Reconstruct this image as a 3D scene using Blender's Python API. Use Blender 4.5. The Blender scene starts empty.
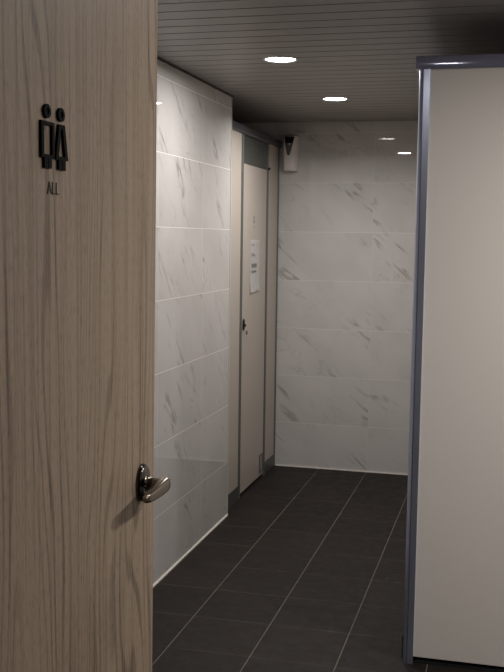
import bpy, bmesh, math, random
from mathutils import Vector, Matrix

U = 1/1.1                      # survey units -> metres
SC = bpy.context.scene
COL = SC.collection

# ------------------------------------------------------------------ camera
H = 1.5919
ZC = 2.364                     # ceiling
F = Vector((-0.24920028, 0.96342206, -0.0985756))
RT = Vector((0.96772919, 0.25165276, 0.01308068))
UP = Vector((-0.03740904, 0.09213477, 0.99504359))
cd = bpy.data.cameras.new('camera'); cam = bpy.data.objects.new('camera', cd); COL.objects.link(cam)
cam.matrix_world = Matrix(((RT.x, UP.x, -F.x, 0), (RT.y, UP.y, -F.y, 0), (RT.z, UP.z, -F.z, H*U), (0, 0, 0, 1)))
cd.sensor_fit = 'HORIZONTAL'; cd.sensor_width = 36; cd.lens = 998.0/504*36; cd.clip_start = .05
SC.camera = cam

# ------------------------------------------------------------------ world, exposure
w = bpy.data.worlds.new('world'); SC.world = w; w.use_nodes = True
w.node_tree.nodes['Background'].inputs[0].default_value = (.62, .72, 1, 1)
w.node_tree.nodes['Background'].inputs[1].default_value = .022
vs = SC.view_settings
vs.view_transform = 'Standard'; vs.look = 'None'; vs.gamma = 1; vs.use_curve_mapping = False
vs.exposure = 0.0
LIGHT_COL = (1, .965, .93)
# (x, y, power in W, spread in degrees)
LAMPS = [(-1.005, 4.32, 9.0, 176), (-.984, 5.575, 9.6, 160), (-.33, 2.33, 2.4, 178), (.95, 1.90, 7.0, 176), (.90, 2.78, 16.5, 178)]
DIFF_E = 20.0

# ------------------------------------------------------------------ node helpers
class NT:
    def __init__(s, name, rough=.5, metal=0, color=None, spec=.5):
        s.m = bpy.data.materials.new(name); s.m.use_nodes = True
        s.t = s.m.node_tree; s.b = s.t.nodes['Principled BSDF']
        s.b.inputs['Roughness'].default_value = rough; s.b.inputs['Metallic'].default_value = metal
        s.b.inputs['Specular IOR Level'].default_value = spec
        if color: s.b.inputs['Base Color'].default_value = (*color, 1)
    def n(s, typ, **kw):
        nd = s.t.nodes.new(typ)
        for k, v in kw.items(): setattr(nd, k, v)
        return nd
    def put(s, sock, v):
        if isinstance(v, bpy.types.NodeSocket): s.t.links.new(v, sock)
        else: sock.default_value = v
    def math(s, op, a, b=None, c=None, clamp=False):
        nd = s.n('ShaderNodeMath', operation=op, use_clamp=clamp)
        s.put(nd.inputs[0], a)
        if b is not None: s.put(nd.inputs[1], b)
        if c is not None: s.put(nd.inputs[2], c)
        return nd.outputs[0]
    def pos(s):
        g = s.n('ShaderNodeNewGeometry')
        v = s.n('ShaderNodeVectorMath', operation='SCALE'); s.t.links.new(g.outputs['Position'], v.inputs[0]); v.inputs['Scale'].default_value = 1/U
        x = s.n('ShaderNodeSeparateXYZ'); s.t.links.new(v.outputs[0], x.inputs[0])
        return x.outputs
    def vec(s, a, b, c=0.0):
        nd = s.n('ShaderNodeCombineXYZ'); s.put(nd.inputs[0], a); s.put(nd.inputs[1], b); s.put(nd.inputs[2], c); return nd.outputs[0]
    def noise(s, vec, scale, detail=2, rough=.5, dist=0):
        nd = s.n('ShaderNodeTexNoise'); s.t.links.new(vec, nd.inputs['Vector'])
        nd.inputs['Scale'].default_value = scale; nd.inputs['Detail'].default_value = detail
        nd.inputs['Roughness'].default_value = rough; nd.inputs['Distortion'].default_value = dist
        return nd.outputs[0]
    def ramp(s, v, lo, hi, a=0.0, b=1.0, smooth=True):
        nd = s.n('ShaderNodeMapRange', interpolation_type='SMOOTHSTEP' if smooth else 'LINEAR')
        s.put(nd.inputs[0], v)
        for i, q in enumerate((lo, hi, a, b)): nd.inputs[i+1].default_value = q
        return nd.outputs[0]
    def mix(s, f, a, b):
        nd = s.n('ShaderNodeMix', data_type='RGBA')
        s.put(nd.inputs[0], f)
        s.put(nd.inputs[6], (*a, 1) if isinstance(a, tuple) else a)
        s.put(nd.inputs[7], (*b, 1) if isinstance(b, tuple) else b)
        return nd.outputs[2]
    def color(s, c): s.t.links.new(c, s.b.inputs['Base Color'])
    def bump(s, h, strength, dist=.001):
        nd = s.n('ShaderNodeBump'); nd.inputs['Strength'].default_value = strength; nd.inputs['Distance'].default_value = dist
        s.t.links.new(h, nd.inputs['Height']); s.t.links.new(nd.outputs[0], s.b.inputs['Normal'])

Z0 = .3119; ROW = .33
def marble(name, axis, u0, slope, grout):
    m = NT(name, rough=.015, spec=.5)
    P = m.pos(); a = P[axis]; z = P[2]
    u = m.math('DIVIDE', m.math('SUBTRACT', a, u0), 2*ROW); v = m.math('DIVIDE', m.math('SUBTRACT', z, Z0), ROW)
    cu = m.math('FLOOR', u); cv = m.math('FLOOR', v)
    fu = m.math('SUBTRACT', u, cu); fv = m.math('SUBTRACT', v, cv)
    du = m.math('MULTIPLY', m.math('MINIMUM', fu, m.math('SUBTRACT', 1.0, fu)), 2*ROW)
    dv = m.math('MULTIPLY', m.math('MINIMUM', fv, m.math('SUBTRACT', 1.0, fv)), ROW)
    gv = m.math('LESS_THAN', dv, .0015); gu = m.math('LESS_THAN', du, .0012)
    wn = m.n('ShaderNodeTexWhiteNoise', noise_dimensions='3D'); m.t.links.new(m.vec(cu, cv, axis*3.7), wn.inputs['Vector'])
    off = m.n('ShaderNodeVectorMath', operation='SCALE'); m.t.links.new(wn.outputs['Color'], off.inputs[0]); off.inputs['Scale'].default_value = 30
    # rotated coordinates: s along the vein, t across it
    c, sn = math.cos(slope), math.sin(slope)
    sl = m.math('SUBTRACT', m.math('MULTIPLY', a, c), m.math('MULTIPLY', z, sn))
    tl = m.math('ADD', m.math('MULTIPLY', a, sn), m.math('MULTIPLY', z, c))
    def vv(ks, kt):
        ad = m.n('ShaderNodeVectorMath', operation='ADD')
        m.t.links.new(m.vec(m.math('MULTIPLY', sl, ks), m.math('MULTIPLY', tl, kt)), ad.inputs[0]); m.t.links.new(off.outputs[0], ad.inputs[1])
        return ad.outputs[0]
    n1 = m.noise(vv(1.3, 8.5), 1.0, 5, .55, .25)
    r1 = m.ramp(m.math('ABSOLUTE', m.math('SUBTRACT', n1, .5)), 0.0, .030, 1, 0)
    k1 = m.ramp(m.noise(vv(2.4, 5.0), 1.3, 2), .54, .68)
    n2 = m.noise(vv(2.6, 26), 1.0, 4, .6, .2)
    r2 = m.ramp(n2, .54, .70)
    k2 = m.ramp(m.noise(vv(1.9, 7.5), 1.3, 2, .5, .2), .60, .70)
    n3 = m.noise(vv(1.8, 3.6), 1.2, 5, .6, .6)
    r3 = m.ramp(m.math('ABSOLUTE', m.math('SUBTRACT', n3, .5)), 0.0, .014, 1, 0)
    k3 = m.ramp(m.noise(vv(2.0, 2.4), 1.1, 2), .45, .65)
    vein = m.math('ADD', m.math('MULTIPLY', m.math('MULTIPLY', r1, k1), .75), m.math('ADD', m.math('MULTIPLY', m.math('MULTIPLY', r2, k2), .85), m.math('MULTIPLY', m.math('MULTIPLY', r3, k3), .30)), clamp=True)
    cloud = m.ramp(m.noise(vv(3, 4), 1.0, 3), .3, .75)
    base = m.mix(m.math('MULTIPLY', cloud, .8), (.62, .60, .585), (.54, .525, .51))
    col = m.mix(m.math('MULTIPLY', vein, .88), base, (.25, .235, .215))
    col = m.mix(m.math('MULTIPLY', gu, .16), col, (.72, .70, .66))
    col = m.mix(m.math('MULTIPLY', gv, grout), col, (.86, .83, .78))
    m.color(col)
    g = m.math('MAXIMUM', gv, gu)
    m.put(m.b.inputs['Roughness'], m.math('ADD', m.math('MULTIPLY', g, .5), .015))
    return m.m

def floor_mat():
    m = NT('charcoal_floor_tile', rough=.6, spec=.2)
    P = m.pos(); x, y = P[0], P[1]
    u = m.math('DIVIDE', m.math('SUBTRACT', x, -1.2409), ROW); v = m.math('DIVIDE', m.math('SUBTRACT', y, 3.5512), ROW)
    cu = m.math('FLOOR', u); cv = m.math('FLOOR', v); fu = m.math('SUBTRACT', u, cu); fv = m.math('SUBTRACT', v, cv)
    du = m.math('MULTIPLY', m.math('MINIMUM', fu, m.math('SUBTRACT', 1.0, fu)), ROW)
    dv = m.math('MULTIPLY', m.math('MINIMUM', fv, m.math('SUBTRACT', 1.0, fv)), ROW)
    gu = m.math('LESS_THAN', du, .0019); gv = m.math('LESS_THAN', dv, .0032)
    wn = m.n('ShaderNodeTexWhiteNoise', noise_dimensions='2D'); m.t.links.new(m.vec(cu, cv), wn.inputs['Vector'])
    n = m.noise(m.vec(x, y), 14, 6, .65); n2 = m.noise(m.vec(x, y), 3.2, 3, .6)
    k = m.math('ADD', m.math('MULTIPLY', n, .55), m.math('ADD', m.math('MULTIPLY', n2, .35), m.math('MULTIPLY', wn.outputs['Value'], .16)))
    col = m.mix(m.ramp(k, .25, .85), (.0130, .0094, .0076), (.026, .0196, .0158))
    # the cross joints come and go under dirt
    wear = m.ramp(m.noise(m.vec(x, y), 2.6, 3), .38, .62, .35, .85)
    col = m.mix(m.math('MULTIPLY', gv, m.math('MULTIPLY', wear, .5)), col, (.12, .10, .085))
    col = m.mix(m.math('MULTIPLY', gu, .95), col, (.16, .135, .115))
    m.color(col)
    m.put(m.b.inputs['Roughness'], m.ramp(n, .3, .7, .5, .7))
    m.bump(n, .25, .002)
    return m.m

def oak_mat():
    m = NT('oak_laminate', rough=.5, spec=.35)
    P = m.pos(); y, z = P[1], P[2]
    # broad plank growth rings drawn into long vertical streaks
    warp = m.noise(m.vec(m.math('MULTIPLY', y, 4.0), m.math('MULTIPLY', z, .42), 4.0), 1.5, 2, .4)
    warp2 = m.noise(m.vec(m.math('MULTIPLY', y, 18), m.math('MULTIPLY', z, 1.5)), 1.0, 1, .5)
    ph = m.math('ADD', m.math('MULTIPLY', y, 42.0), m.math('ADD', m.math('MULTIPLY', warp, 17.0), m.math('MULTIPLY', warp2, 1.5)))
    s = m.math('ADD', m.math('MULTIPLY', m.math('SINE', m.math('MULTIPLY', ph, 2*math.pi)), .5), .5)
    ring = m.ramp(s, .66, 1.0)
    amt = m.ramp(m.noise(m.vec(m.math('MULTIPLY', y, 10), m.math('MULTIPLY', z, .7), 9.0), 1.0, 2), .38, .62, .10, 1.0)
    streak = m.noise(m.vec(m.math('MULTIPLY', y, 110), m.math('MULTIPLY', z, .9)), 1.0, 3, .6)
    pore = m.noise(m.vec(m.math('MULTIPLY', y, 420), m.math('MULTIPLY', z, 45)), 1.0, 2, .6)
    tone = m.ramp(m.noise(m.vec(m.math('MULTIPLY', y, 5), m.math('MULTIPLY', z, .4), 2.0), 1.0, 2), .3, .7, -.06, .10)
    k = m.math('ADD', m.math('ADD', m.math('MULTIPLY', m.math('MULTIPLY', ring, amt), .50), tone),
               m.math('ADD', m.math('MULTIPLY', m.ramp(streak, .46, .70), .42), m.math('MULTIPLY', m.ramp(pore, .48, .70), .34)), clamp=True)
    col = m.mix(k, (.41, .308, .224), (.115, .080, .055))
    m.color(col)
    m.bump(m.math('SUBTRACT', 1.0, k), .35, .0006)
    return m.m

def emit(name, col, e):
    m = NT(name); m.b.inputs['Base Color'].default_value = (*col, 1)
    m.b.inputs['Emission Color'].default_value = (*col, 1); m.b.inputs['Emission Strength'].default_value = e; return m.m

def plain(name, col, rough=.5, metal=0, spec=.5, var=.06, scale=40, bump=0.0, stretch=(1, 1, 1)):
    """a procedural finish: the colour with faint mottling"""
    m = NT(name, rough=rough, metal=metal, spec=spec)
    P = m.pos()
    v = m.vec(m.math('MULTIPLY', P[0], stretch[0]), m.math('MULTIPLY', P[1], stretch[1]), m.math('MULTIPLY', P[2], stretch[2]))
    n = m.noise(v, scale, 3, .6)
    m.color(m.mix(n, tuple(c*(1-var) for c in col), tuple(min(1, c*(1+var)) for c in col)))
    m.put(m.b.inputs['Roughness'], m.ramp(n, .3, .7, rough*.9, min(1, rough*1.1)))
    if bump: m.bump(n, bump, .0005)
    return m.m

M = dict(
    tile_left=marble('marble_tile_side', 1, 4.878, math.radians(48), .75),
    tile_back=marble('marble_tile_rear', 0, -.908, math.radians(40), .4),
    floor=floor_mat(), oak=oak_mat(),
    slat=plain('brushed_metal_slat', (.27, .252, .243), .42, .2, var=.08, scale=30, stretch=(.3, 6, 1)),
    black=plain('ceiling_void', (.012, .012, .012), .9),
    plaster=plain('painted_plaster', (.36, .35, .33), .8, bump=.1),
    caulk=plain('white_caulk', (.86, .81, .75), .5),
    corner=plain('tile_corner_bead', (.62, .60, .58), .3),
    laminate=plain('beige_laminate', (.50, .445, .395), .38, spec=.4, var=.03, scale=220),
    laminate_grey=plain('pale_grey_laminate', (.80, .745, .69), .42, spec=.35, var=.03, scale=220),
    alu=plain('anodised_aluminium', (.48, .51, .64), .3, .8, var=.0, scale=3),
    alu_grey=plain('grey_aluminium', (.17, .172, .165), .45, .5, stretch=(8, 8, .2)),
    rail=plain('blue_grey_rail', (.29, .29, .40), .10, .3, spec=1.0, var=.02, stretch=(.2, 8, 8)),
    rail_dark=plain('dark_grey_rail', (.105, .11, .125), .34, .5, stretch=(8, .2, 8)),
    skirting=plain('dark_skirting', (.085, .085, .085), .45, .2),
    rubber=plain('black_rubber', (.012, .012, .013), .55),
    nickel=plain('black_nickel', (.22, .185, .145), .2, 1.0, var=.03),
    nickel_dark=plain('dark_nickel', (.10, .09, .08), .2, 1.0, var=.03),
    acrylic=plain('black_acrylic', (.004, .004, .004), .5, spec=.04),
    ink=plain('black_lettering', (.016, .015, .014), .5),
    paper=plain('white_paper', (.92, .915, .90), .8, spec=.2, var=.03),
    print_=plain('grey_print', (.20, .20, .20), .8),
    plastic=plain('white_plastic', (.80, .76, .73), .35),
    smoke=plain('smoked_window', (.010, .010, .010), .2),
    cartridge=plain('grey_cartridge', (.12, .12, .11), .4),
    transom=plain('grey_green_panel', (.085, .094, .084), .4),
    ring=plain('satin_trim_ring', (.55, .54, .52), .3, .6),
    diffuser=emit('lit_diffuser', (1, .97, .93), DIFF_E),
)

# ------------------------------------------------------------------ mesh helpers (survey units)
class MB:
    def __init__(s): s.bm = bmesh.new()
    def box(s, x0, x1, y0, y1, z0, z1, bev=0, seg=2):
        r = bmesh.ops.create_cube(s.bm, size=1); vs_ = r['verts']
        for v in vs_: v.co = Vector(((x0+x1)/2+v.co.x*(x1-x0), (y0+y1)/2+v.co.y*(y1-y0), (z0+z1)/2+v.co.z*(z1-z0)))
        if bev:
            es = list({e for v in vs_ for e in v.link_edges})
            bmesh.ops.bevel(s.bm, geom=es, offset=bev, segments=seg, affect='EDGES', profile=.5)
        return s
    def prism(s, pts, axis, d0, d1, bev=0, seg=2):
        """pts: outline in the two other axes; extruded along axis from d0 to d1"""
        def P(a, b, d):
            return {0: (d, a, b), 1: (a, d, b), 2: (a, b, d)}[axis]
        A = [s.bm.verts.new(P(a, b, d0)) for a, b in pts]; B = [s.bm.verts.new(P(a, b, d1)) for a, b in pts]
        n = len(pts); fs = [s.bm.faces.new(A), s.bm.faces.new(B[::-1])]
        for i in range(n): fs.append(s.bm.faces.new((A[i], B[i], B[(i+1) % n], A[(i+1) % n])))
        bmesh.ops.recalc_face_normals(s.bm, faces=fs)
        if bev:
            bmesh.ops.bevel(s.bm, geom=list(fs[1].edges), offset=bev, segments=seg, affect='EDGES', profile=.5)
        return s
    def frame(s, outer, inner, axis, d0, d1):
        """a ring between two outlines of the same count"""
        def P(a, b, d): return {0: (d, a, b), 1: (a, d, b), 2: (a, b, d)}[axis]
        n = len(outer); L = [[s.bm.verts.new(P(a, b, d)) for a, b in o] for o in (outer, inner) for d in (d0, d1)]
        o0, o1, i0, i1 = L; fs = []
        for i in range(n):
            j = (i+1) % n
            for q in ((o0[i], o0[j], o1[j], o1[i]), (i0[i], i1[i], i1[j], i0[j]), (o1[i], o1[j], i1[j], i1[i]), (o0[i], i0[i], i0[j], o0[j])): fs.append(s.bm.faces.new(q))
        bmesh.ops.recalc_face_normals(s.bm, faces=fs); return s
    def loft(s, rings, cap=True):
        vr = [[s.bm.verts.new(p) for p in r] for r in rings]; n = len(vr[0]); fs = []
        for a, b in zip(vr, vr[1:]):
            for i in range(n): fs.append(s.bm.faces.new((a[i], a[(i+1) % n], b[(i+1) % n], b[i])))
        if cap: fs.append(s.bm.faces.new(vr[0][::-1])); fs.append(s.bm.faces.new(vr[-1]))
        bmesh.ops.recalc_face_normals(s.bm, faces=fs); return s
    def lathe(s, cx, cy, prof, n=40, axis=2, z=0):
        """prof: (radius, height) pairs"""
        rings = []
        for r, h in prof:
            ring = []
            for k in range(n):
                t = 2*math.pi*k/n; a, b = r*math.cos(t), r*math.sin(t)
                ring.append({2: (cx+a, cy+b, h), 0: (h, cx+a, cy+b), 1: (cx+a, h, cy+b)}[axis])
            rings.append(ring)
        return s.loft(rings)
    def build(s, name, mat, parent=None, base=None, smooth=False, kind=None):
        o3 = Vector(parent['_b']) if parent is not None else Vector(base if base else (0, 0, 0))
        for v in s.bm.verts: v.co = (v.co - o3)*U
        me = bpy.data.meshes.new(name); s.bm.to_mesh(me); s.bm.free()
        me.materials.append(mat)
        if smooth:
            for p in me.polygons: p.use_smooth = True
            me.set_sharp_from_angle(angle=math.radians(38))
        o = bpy.data.objects.new(name, me); COL.objects.link(o)
        o['_b'] = tuple(o3)
        if parent is not None: o.parent = parent
        else: o.location = o3*U
        if kind: o['kind'] = kind
        return o
def thing(name, label, cat, base, group=None, kind=None):
    o = bpy.data.objects.new(name, None); COL.objects.link(o); o.location = Vector(base)*U; o['_b'] = tuple(base); o.empty_display_size = .1
    if label: o['label'] = label
    if cat: o['category'] = cat
    if group: o['group'] = group
    if kind: o['kind'] = kind
    return o
def rpoly(cx, cy, rx, ry, n=24, p=2.0):
    out = []
    for k in range(n):
        t = 2*math.pi*k/n; c, sn = math.cos(t), math.sin(t)
        out.append((cx+rx*math.copysign(abs(c)**(2/p), c), cy+ry*math.copysign(abs(sn)**(2/p), sn)))
    return out

XL, YB, YE = -1.528, 6.706, 5.3915      # tiled side wall face, rear wall face, end of the tiled side wall
XF = -1.56                              # face of the cubicle front
XP, YP = -.345, 3.66                    # corner of the right-hand partition

# ------------------------------------------------------------------ the room
MB().box(-3.0, 1.7, -1.6, YB+.1, -.1, 0).build('floor', M['floor'], kind='structure')
MB().box(XL-.14, XL, .95, YE, 0, ZC+.08).build('wall_left', M['tile_left'], kind='structure')
BT = lambda x: YB-.0078*(x+1.475)      # the rear wall is a touch out of square
MB().prism([(-3.0, BT(-3)), (1.7, BT(1.7)), (1.7, YB+.12), (-3.0, YB+.12)], 2, 0, ZC+.12).build('wall_back', M['tile_back'], kind='structure')
MB().box(1.6, 1.7, .95, YB, 0, ZC+.12).build('wall_right', M['plaster'], kind='structure')
MB().box(-3.0, -2.9, .95, YB, 0, ZC+.12).build('wall_cubicle', M['plaster'], kind='structure')
b = MB(); b.box(-3.0, -.74, .83, .95, 0, ZC+.12); b.box(.28, 1.7, .83, .95, 0, ZC+.12); b.box(-.74, .28, .83, .95, 2.13, ZC+.12)
b.build('wall_front', M['plaster'], kind='structure')
b = MB(); b.box(-.74, -.705, .82, .96, 0, 2.13); b.box(.245, .28, .82, .96, 0, 2.13); b.box(-.705, .245, .82, .96, 2.095, 2.13)
b.build('trim_1', M['alu_grey'], kind='structure')
# ceiling of long metal slats with open joints
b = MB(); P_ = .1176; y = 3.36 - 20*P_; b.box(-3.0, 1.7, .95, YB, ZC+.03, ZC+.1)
c = MB()
while y < YB:
    y0, y1 = max(y+.003, .95), min(y+P_-.003, YB-.030)
    if y1 > y0+.01:
        c.prism([(y0, ZC+.010), (y0+.0015, ZC), (y1-.0015, ZC), (y1, ZC+.010), (y1, ZC+.02), (y0, ZC+.02)], 0, -2.89, 1.59)
    y += P_
ce = c.build('ceiling', M['slat'], kind='structure')
b.build('ceiling_backing', M['black'], parent=ce, kind='structure')
# shadow-gap angle where the slats meet the tiles, caulk lines at the floor, bead on the wall end
b = MB(); b.box(XL, XL+.012, .95, YE, ZC-.006, ZC+.004); b.build('trim_2', M['rubber'], kind='structure')
MB().box(XL, XL+.006, .95, YE, 0, .007).build('trim_3', M['caulk'], kind='structure')
MB().prism([(XF+.01, BT(XF)-.006), (1.6, BT(1.6)-.006), (1.6, BT(1.6)), (XF+.01, BT(XF))], 2, 0, .007).build('trim_4', M['caulk'], kind='structure')
MB().box(XL-.001, XL+.003, YE-.006, YE+.004, 0, ZC-.006).build('trim_5', M['corner'], kind='structure')

# ------------------------------------------------------------------ entrance door, opened flat along the left
XD = -.66
d = thing('door_1', 'pale oak laminate entrance door standing open at the left, with restroom figures and lever', None, (XD, 1.8, 0), kind='structure')
leaf = MB().prism([(.93, .01), (1.7865, .01), (1.8135, 2.085), (.93, 2.085)], 0, XD-.044, XD).build('door_leaf', M['oak'], d)
for z in (.25, 1.05, 1.85):
    MB().lathe(XD-.01, .922, [(.008, z-.055), (.009, z-.053), (.009, z+.053), (.008, z+.055)], 16).build('hinge', M['nickel_dark'], d, smooth=True)
# handle: long oval rose, neck and a tapering lever that points back towards the hinge
hd = thing('door_handle', 'dark polished nickel lever handle', None, (XD, 1.735, 1.127))
hd.parent = d; hd.location = (Vector((XD, 1.735, 1.127))-Vector((XD, 1.8, 0)))*U
yc, zc = 1.732, 1.1295
rings = []
for e, k in ((0, 1.0), (.004, 1.0), (.008, .94), (.011, .80), (.0125, .6)):
    rings.append([(XD+e, a, b_) for a, b_ in rpoly(yc, zc, .0275*k, .0358*(k if k > .9 else k*.97), 40, 2.2)])
MB().loft(rings).build('rose', M['nickel_dark'], hd, smooth=True)
rings = [[(XD+e, a, b_) for a, b_ in rpoly(yc, zc, r, r, 28)] for e, r in ((.010, .020), (.014, .0145), (.020, .0115), (.030, .0105), (.038, .0105))]
MB().loft(rings).build('neck', M['nickel'], hd, smooth=True)
# lever: sections along -y
secs = [  # y, x centre, z centre, half x, half z
    (1.7470, -.6170, 1.1300, .0060, .0085), (1.7440, -.6160, 1.1297, .0095, .0125), (1.7380, -.6150, 1.1293, .0115, .0145), (1.7280, -.6140, 1.1290, .0120, .0150),
    (1.7120, -.6125, 1.1283, .0105, .0148), (1.6900, -.6110, 1.1272, .0085, .0138), (1.6650, -.6105, 1.1262, .0070, .0120), (1.6420, -.6115, 1.1257, .0060, .0098),
    (1.6300, -.6125, 1.1255, .0052, .0078), (1.6255, -.6130, 1.1255, .0030, .0045)]
rings = [[(a, y_, b_) for a, b_ in rpoly(x_, z_+.001, hx, hz*.86, 28, 3.6)] for y_, x_, z_, hx, hz in secs]
MB().loft(rings).build('lever', M['nickel'], hd, smooth=True)

# pictogram and lettering on the door
pg = thing('restroom_pictogram', None, None, (XD, 1.37, 1.72)); pg.parent = d; pg.location = (Vector((XD, 1.37, 1.72))-Vector((XD, 1.8, 0)))*U
X0, X1 = XD+.0003, XD+.0042
def head(yc):
    b = MB(); b.frame(rpoly(yc, 1.769, .0108, .0102, 32), rpoly(yc, 1.769, .0050, .0048, 32), 0, X0, X1)
    b.prism(rpoly(yc, 1.769, .0051, .0049, 32), 0, X0, X0+.0022); return b
man = head(1.3425)
man.frame([(1.3225, 1.7025), (1.3645, 1.7025), (1.3645, 1.7545), (1.3225, 1.7545)], [(1.3310, 1.7075), (1.3575, 1.7075), (1.3575, 1.7495), (1.3310, 1.7495)], 0, X0, X1)
man.box(X0, X1, 1.3315, 1.3420, 1.6875, 1.7025); man.box(X0, X1, 1.3440, 1.3550, 1.6875, 1.7025); man.box(X0, X1-.002, 1.3420, 1.3440, 1.6875, 1.7025)
man.build('man_figure', M['acrylic'], pg)
wo = head(1.3890)
wo.frame([(1.3690, 1.7025), (1.4110, 1.7025), (1.4000, 1.7545), (1.3800, 1.7545)], [(1.3790, 1.7075), (1.4005, 1.7075), (1.3925, 1.7480), (1.3870, 1.7480)], 0, X0, X1)
wo.box(X0, X1, 1.3785, 1.3895, 1.6875, 1.7025); wo.box(X0, X1, 1.3915, 1.4020, 1.6875, 1.7025); wo.box(X0, X1-.002, 1.3895, 1.3915, 1.6875, 1.7025)
wo.build('woman_figure', M['acrylic'], pg)
lt = MB(); zb, zt = 1.6510, 1.6685; T = XD+.0012
def bar(a, b_, wd):
    (ya, za), (yb, zb_) = a, b_; L = math.hypot(yb-ya, zb_-za); ny, nz = -(zb_-za)/L*wd/2, (yb-ya)/L*wd/2
    lt.prism([(ya+ny, za+nz), (yb+ny, zb_+nz), (yb-ny, zb_-nz), (ya-ny, za-nz)], 0, X0, T)
bar((1.3475, zb), (1.3535, zt), .0018); bar((1.3595, zb), (1.3535, zt), .0018); bar((1.3495, zb+.0055), (1.3575, zb+.0055), .0016)
for yy in (1.3640, 1.3765):
    bar((yy, zb), (yy, zt), .0019); bar((yy, zb+.0009), (yy+.0085, zb+.0009), .0018)
lt.build('all_lettering', M['ink'], pg)

# ------------------------------------------------------------------ cubicle on the left
cu = thing('toilet_cubicle', 'closed beige toilet cubicle set in the left wall beside the rear tiled wall', 'toilet cubicle', (XF, 6.05, 0))
for y0, y1 in ((5.40, 5.732), (6.402, 6.675)):
    MB().box(XF-.02, XF, y0, y1, .085, 2.199, .001).build('pilaster', M['laminate'], cu)
    MB().box(XF-.03, XF+.004, y0, y1, 0, .088, .0015).build('skirting', M['skirting'], cu)
for y0, y1 in ((5.732, 5.772), (6.370, 6.402)):
    # grooved aluminium door post
    MB().prism([(XF-.025, y0), (XF+.004, y0), (XF+.004, y0+.010), (XF-.001, y0+.013), (XF-.001, y1-.013), (XF+.004, y1-.010), (XF+.004, y1), (XF-.025, y1)], 2, .0, 2.199).build('door_post', M['alu_grey'], cu)
MB().box(XF-.02, XF+.005, 6.675, 6.700, 0, 2.199, .001).build('wall_channel', M['alu_grey'], cu)
MB().box(XF-.016, XF-.010, 5.772, 6.370, 2.031, 2.199).build('transom_panel', M['transom'], cu)
pr = [(XF-.03, 2.198), (XF+.012, 2.198), (XF+.016, 2.204), (XF+.016, 2.234), (XF+.010, 2.246), (XF-.002, 2.250), (XF-.03, 2.250)]
MB().prism(pr, 1, 5.395, YB-.002).build('head_rail', M['rail_dark'], cu)
dr = MB().box(XF-.022, XF-.001, 5.774, 6.366, .022, 2.027, .0015).build('cubicle_door', M['laminate'], cu)
hp = MB(); hp.frame([(6.261, .048), (6.349, .048), (6.349, .166), (6.261, .166)], [(6.270, .057), (6.340, .057), (6.340, .157), (6.270, .157)], 0, XF-.001, XF+.003)
hp.box(XF-.001, XF+.001, 6.288, 6.292, .057, .157); hp.box(XF-.001, XF+.001, 6.312, 6.316, .057, .157)
hp.build('pivot_hinge', M['alu_grey'], dr)
MB().lathe(6.382, 2.035, [(.009, XF-.001), (.009, XF+.014), (.006, XF+.018)], 16, 0).build('door_stop', M['rubber'], cu, smooth=True)
lk = MB(); lk.loft([[(XF+e, a, b_) for a, b_ in rpoly(5.812, 1.064, .013*k, .036*k, 24, 2.4)] for e, k in ((-.001, 1), (.006, 1), (.010, .8))])
lk.lathe(5.812, 1.060, [(.011, XF+.008), (.010, XF+.015), (.006, XF+.018)], 18, 0)
lko = lk.build('door_latch', M['nickel_dark'], dr, smooth=True)
MB().box(XF+.012, XF+.018, 5.838, 5.856, 1.000, 1.024, .002).build('latch_lever', M['nickel'], lko, smooth=True)
sg = MB(); sg.prism(rpoly(6.046, 1.712, .010, .010, 16), 0, XF-.0012, XF+.0008); sg.box(XF-.0012, XF+.0008, 6.036, 6.056, 1.678, 1.698); sg.box(XF-.0012, XF+.0008, 6.040, 6.052, 1.650, 1.657)
sg.build('door_symbol', M['print_'], dr)

# paper notice taped to the cubicle door, its lower edge curling away
nt = MB(); n_ = 10; g = []
for i in range(n_+1):
    row = []
    for j in range(n_+1):
        yy = 5.957+.238*j/n_; t = i/n_; zz = 1.572-.322*t + .006*(j/n_)*t
        e = .0015+.010*max(0, t-.7)**1.5*4*(1-j/n_*.5)+.0012*math.sin(j*1.7)*t
        row.append(nt.bm.verts.new((XF+e, yy, zz)))
    g.append(row)
for i in range(n_):
    for j in range(n_): nt.bm.faces.new((g[i][j], g[i][j+1], g[i+1][j+1], g[i+1][j]))
geo = nt.bm.faces[:]; bmesh.ops.solidify(nt.bm, geom=geo, thickness=.0006); bmesh.ops.recalc_face_normals(nt.bm, faces=nt.bm.faces[:])
no = nt.build('paper_notice', M['paper'], base=(XF+.001, 6.076, 1.41), smooth=True)
no['label'] = 'white printed paper notice taped to the beige cubicle door above its latch'; no['category'] = 'notice'
def strip(lines, name='print'):
    q = MB()
    for y0, y1, z0, z1 in lines: q.box(XF+.0026, XF+.0034, y0, y1, z0, z1)
    return q.build(name, M['print_'], no)
big = [(5.988, 6.112, 1.404, 1.428)] + 0*[(5.988+.026*k, 5.988+.026*k+.020, z, z+.010) for k in range(5) for z in (1.404, 1.418)]
strip(big+[(5.988+.020*k, 5.988+.020*k+.015, 1.372, 1.384) for k in range(6)], 'heading_print')
for ln in ((5.985, 6.050, 1.486, 1.491), (5.985, 6.075, 1.476, 1.480), (5.985, 6.045, 1.541, 1.545)): strip([ln], 'text_print')

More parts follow.
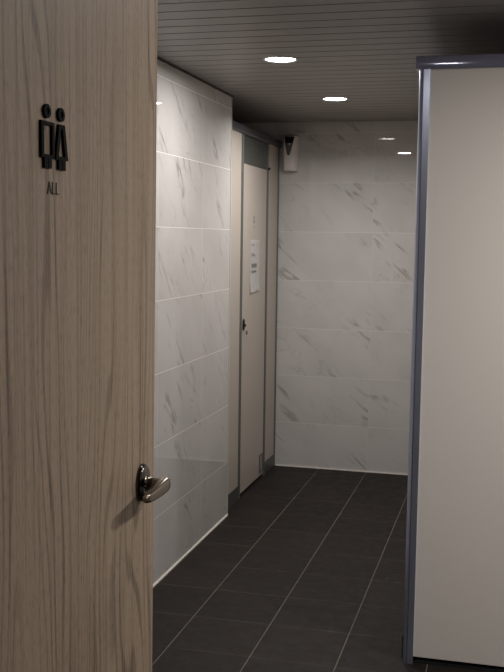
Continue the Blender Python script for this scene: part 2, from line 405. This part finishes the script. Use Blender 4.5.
# ------------------------------------------------------------------ partition on the right
pt = thing('toilet_partition', 'tall pale laminate toilet partition with blue-grey top rail filling the right side', 'partition', (XP, YP, 0))
MB().box(-.309, 1.597, YP+.008, YP+.030, .026, 2.197, .001).build('front_panel', M['laminate_grey'], pt)
prof = [(YP-.0045-.0013*(1-((2.1945-2.2145)/.018)**2), 2.1945)] + [(YP-.0045-.0013*(1-((z-2.2145)/.018)**2), z) for z in (2.1965, 2.2025, 2.2085, 2.2145, 2.2205, 2.2265, 2.2325)] + [(YP-.001, 2.239), (YP+.008, 2.242), (YP+.040, 2.242), (YP+.046, 2.236), (YP+.046, 2.1945)]
MB().prism(prof, 0, -.356, 1.597).build('head_rail', M['rail'], pt, smooth=True)
# corner post: rounded outer lip, a groove, then a flat face that grips the panel
def arc(cx, cy, r, a0, a1, n=6): return [(cx+r*math.cos(math.radians(a0+(a1-a0)*k/n)), cy+r*math.sin(math.radians(a0+(a1-a0)*k/n))) for k in range(n+1)]
pp = arc(-.328, YP+.017, .017, 180, 262, 10) + [(-.3285, YP+.004), (-.3265, YP+.004), (-.3265, YP-.001), (-.305, YP-.001), (-.305, YP+.037), (-.345, YP+.037)]
MB().prism(pp, 2, 0, 2.1945).build('corner_post', M['alu'], pt, smooth=True)
MB().box(-.300, 1.597, YP+.012, YP+.028, .0, .012).build('floor_channel', M['rubber'], pt)
# side run of cubicle fronts going back from the post
for y0, y1 in ((3.698, 3.95), (4.56, 5.00), (5.61, 6.68)):
    MB().box(XP+.006, XP+.026, y0, y1, .085, 2.197, .001).build('pilaster', M['laminate'], pt)
    MB().box(XP-.006, XP+.032, y0, y1, 0, .092, .001).build('skirting', M['rubber'], pt)
for y0, y1 in ((3.955, 4.555), (5.005, 5.605)):
    dd = MB().box(XP+.007, XP+.027, y0, y1, .024, 2.03, .0015).build('partition_door', M['laminate'], pt)
    q = MB(); q.loft([[(XP+.007-e, a, b_) for a, b_ in rpoly(y0+.035, 1.064, .013*k, .036*k, 24, 2.4)] for e, k in ((0, 1), (.006, 1), (.010, .8))])
    q.build('door_latch', M['nickel_dark'], dd, smooth=True)
MB().prism([(XP-.010, 2.1945), (XP-.010, 2.232), (XP-.004, 2.242), (XP+.036, 2.242), (XP+.042, 2.232), (XP+.042, 2.1945)], 1, YP+.047, YB-.020).build('side_rail', M['rail'], pt)

# ------------------------------------------------------------------ air freshener on the rear wall
af = thing('air_freshener', 'white wall-mounted air freshener dispenser high in the corner beside the cubicle', 'air freshener', (-1.475, YB, 2.15))
x0, x1, y1, z0, z1 = -1.512, -1.434, YB-.0005, 2.040, 2.270
secs = [(z0, .070), (z0+.01, .082), (z0+.06, .090), (z1-.03, .095), (z1-.008, .092), (z1, .080)]
rings = []
for z, dp in secs:
    f = y1-dp; k = .007
    rings.append([(x0, y1, z), (x0-.002, f+.03, z), (x0+.004, f+.006, z), (x0+.012, f, z), (x1-.016, f, z), (x1-.004, f+.010, z), (x1+.006, f+.04, z), (x1+.008, y1, z)])
MB().loft(rings).build('housing', M['plastic'], af, smooth=True)
fy = y1-.094
MB().prism([(-1.501, 2.263), (-1.436, 2.263), (-1.447, 2.215), (-1.461, 2.165), (-1.470, 2.143), (-1.476, 2.141), (-1.482, 2.147), (-1.490, 2.180), (-1.498, 2.225)], 1, fy-.0035, fy+.02).build('front_window', M['smoke'], af)
MB().prism([(-1.494, 2.222), (-1.448, 2.222), (-1.462, 2.172), (-1.470, 2.150), (-1.476, 2.148), (-1.487, 2.180)], 1, fy-.0045, fy).build('cartridge_view', M['cartridge'], af)
MB().lathe(-1.468, 2.214, [(.0045, fy-.003), (.0045, fy-.010), (.003, fy-.011)], 16, 1).build('nozzle', M['plastic'], af, smooth=True)

# ------------------------------------------------------------------ downlights
labels = ['nearer of the two round white downlights lit in the slatted ceiling',
          'farther round white downlight lit in the slatted ceiling near the rear wall',
          'lit downlight over the entrance just inside the open door',
          'lit downlight over the right side nearest the entrance',
          'lit downlight over the right side close in front of the partition']
def downlight(x, y, W, spread, label):
    t = thing('downlight', label, 'ceiling light', (x, y, ZC), 'round downlights in the slatted ceiling')
    r = MB(); n = 48
    prof = [(.0765, ZC+.001), (.0750, ZC-.004), (.0705, ZC-.006), (.0660, ZC-.004), (.0640, ZC+.0005)]
    rg = [[(x+q*math.cos(2*math.pi*k/n), y+q*math.sin(2*math.pi*k/n), h) for k in range(n)] for q, h in prof]
    r.loft(rg, cap=False); r.build('trim_ring', M['ring'], t, smooth=True)
    MB().lathe(x, y, [(.0645, ZC+.001), (.0645, ZC-.0015), (.040, ZC-.0030), (.010, ZC-.0034)], 48).build('diffuser', M['diffuser'], t, smooth=True)
    ld = bpy.data.lights.new('downlight_lamp', 'AREA'); ld.shape = 'DISK'; ld.size = .11*U; ld.energy = W; ld.spread = math.radians(spread); ld.color = LIGHT_COL
    lo = bpy.data.objects.new('downlight_lamp', ld); COL.objects.link(lo); lo.parent = t; lo.location = (0, 0, -.006)
for (x, y, W, s), lb in zip(LAMPS, labels): downlight(x, y, W, s, lb)

for o in bpy.data.objects:
    if '_b' in o: del o['_b']
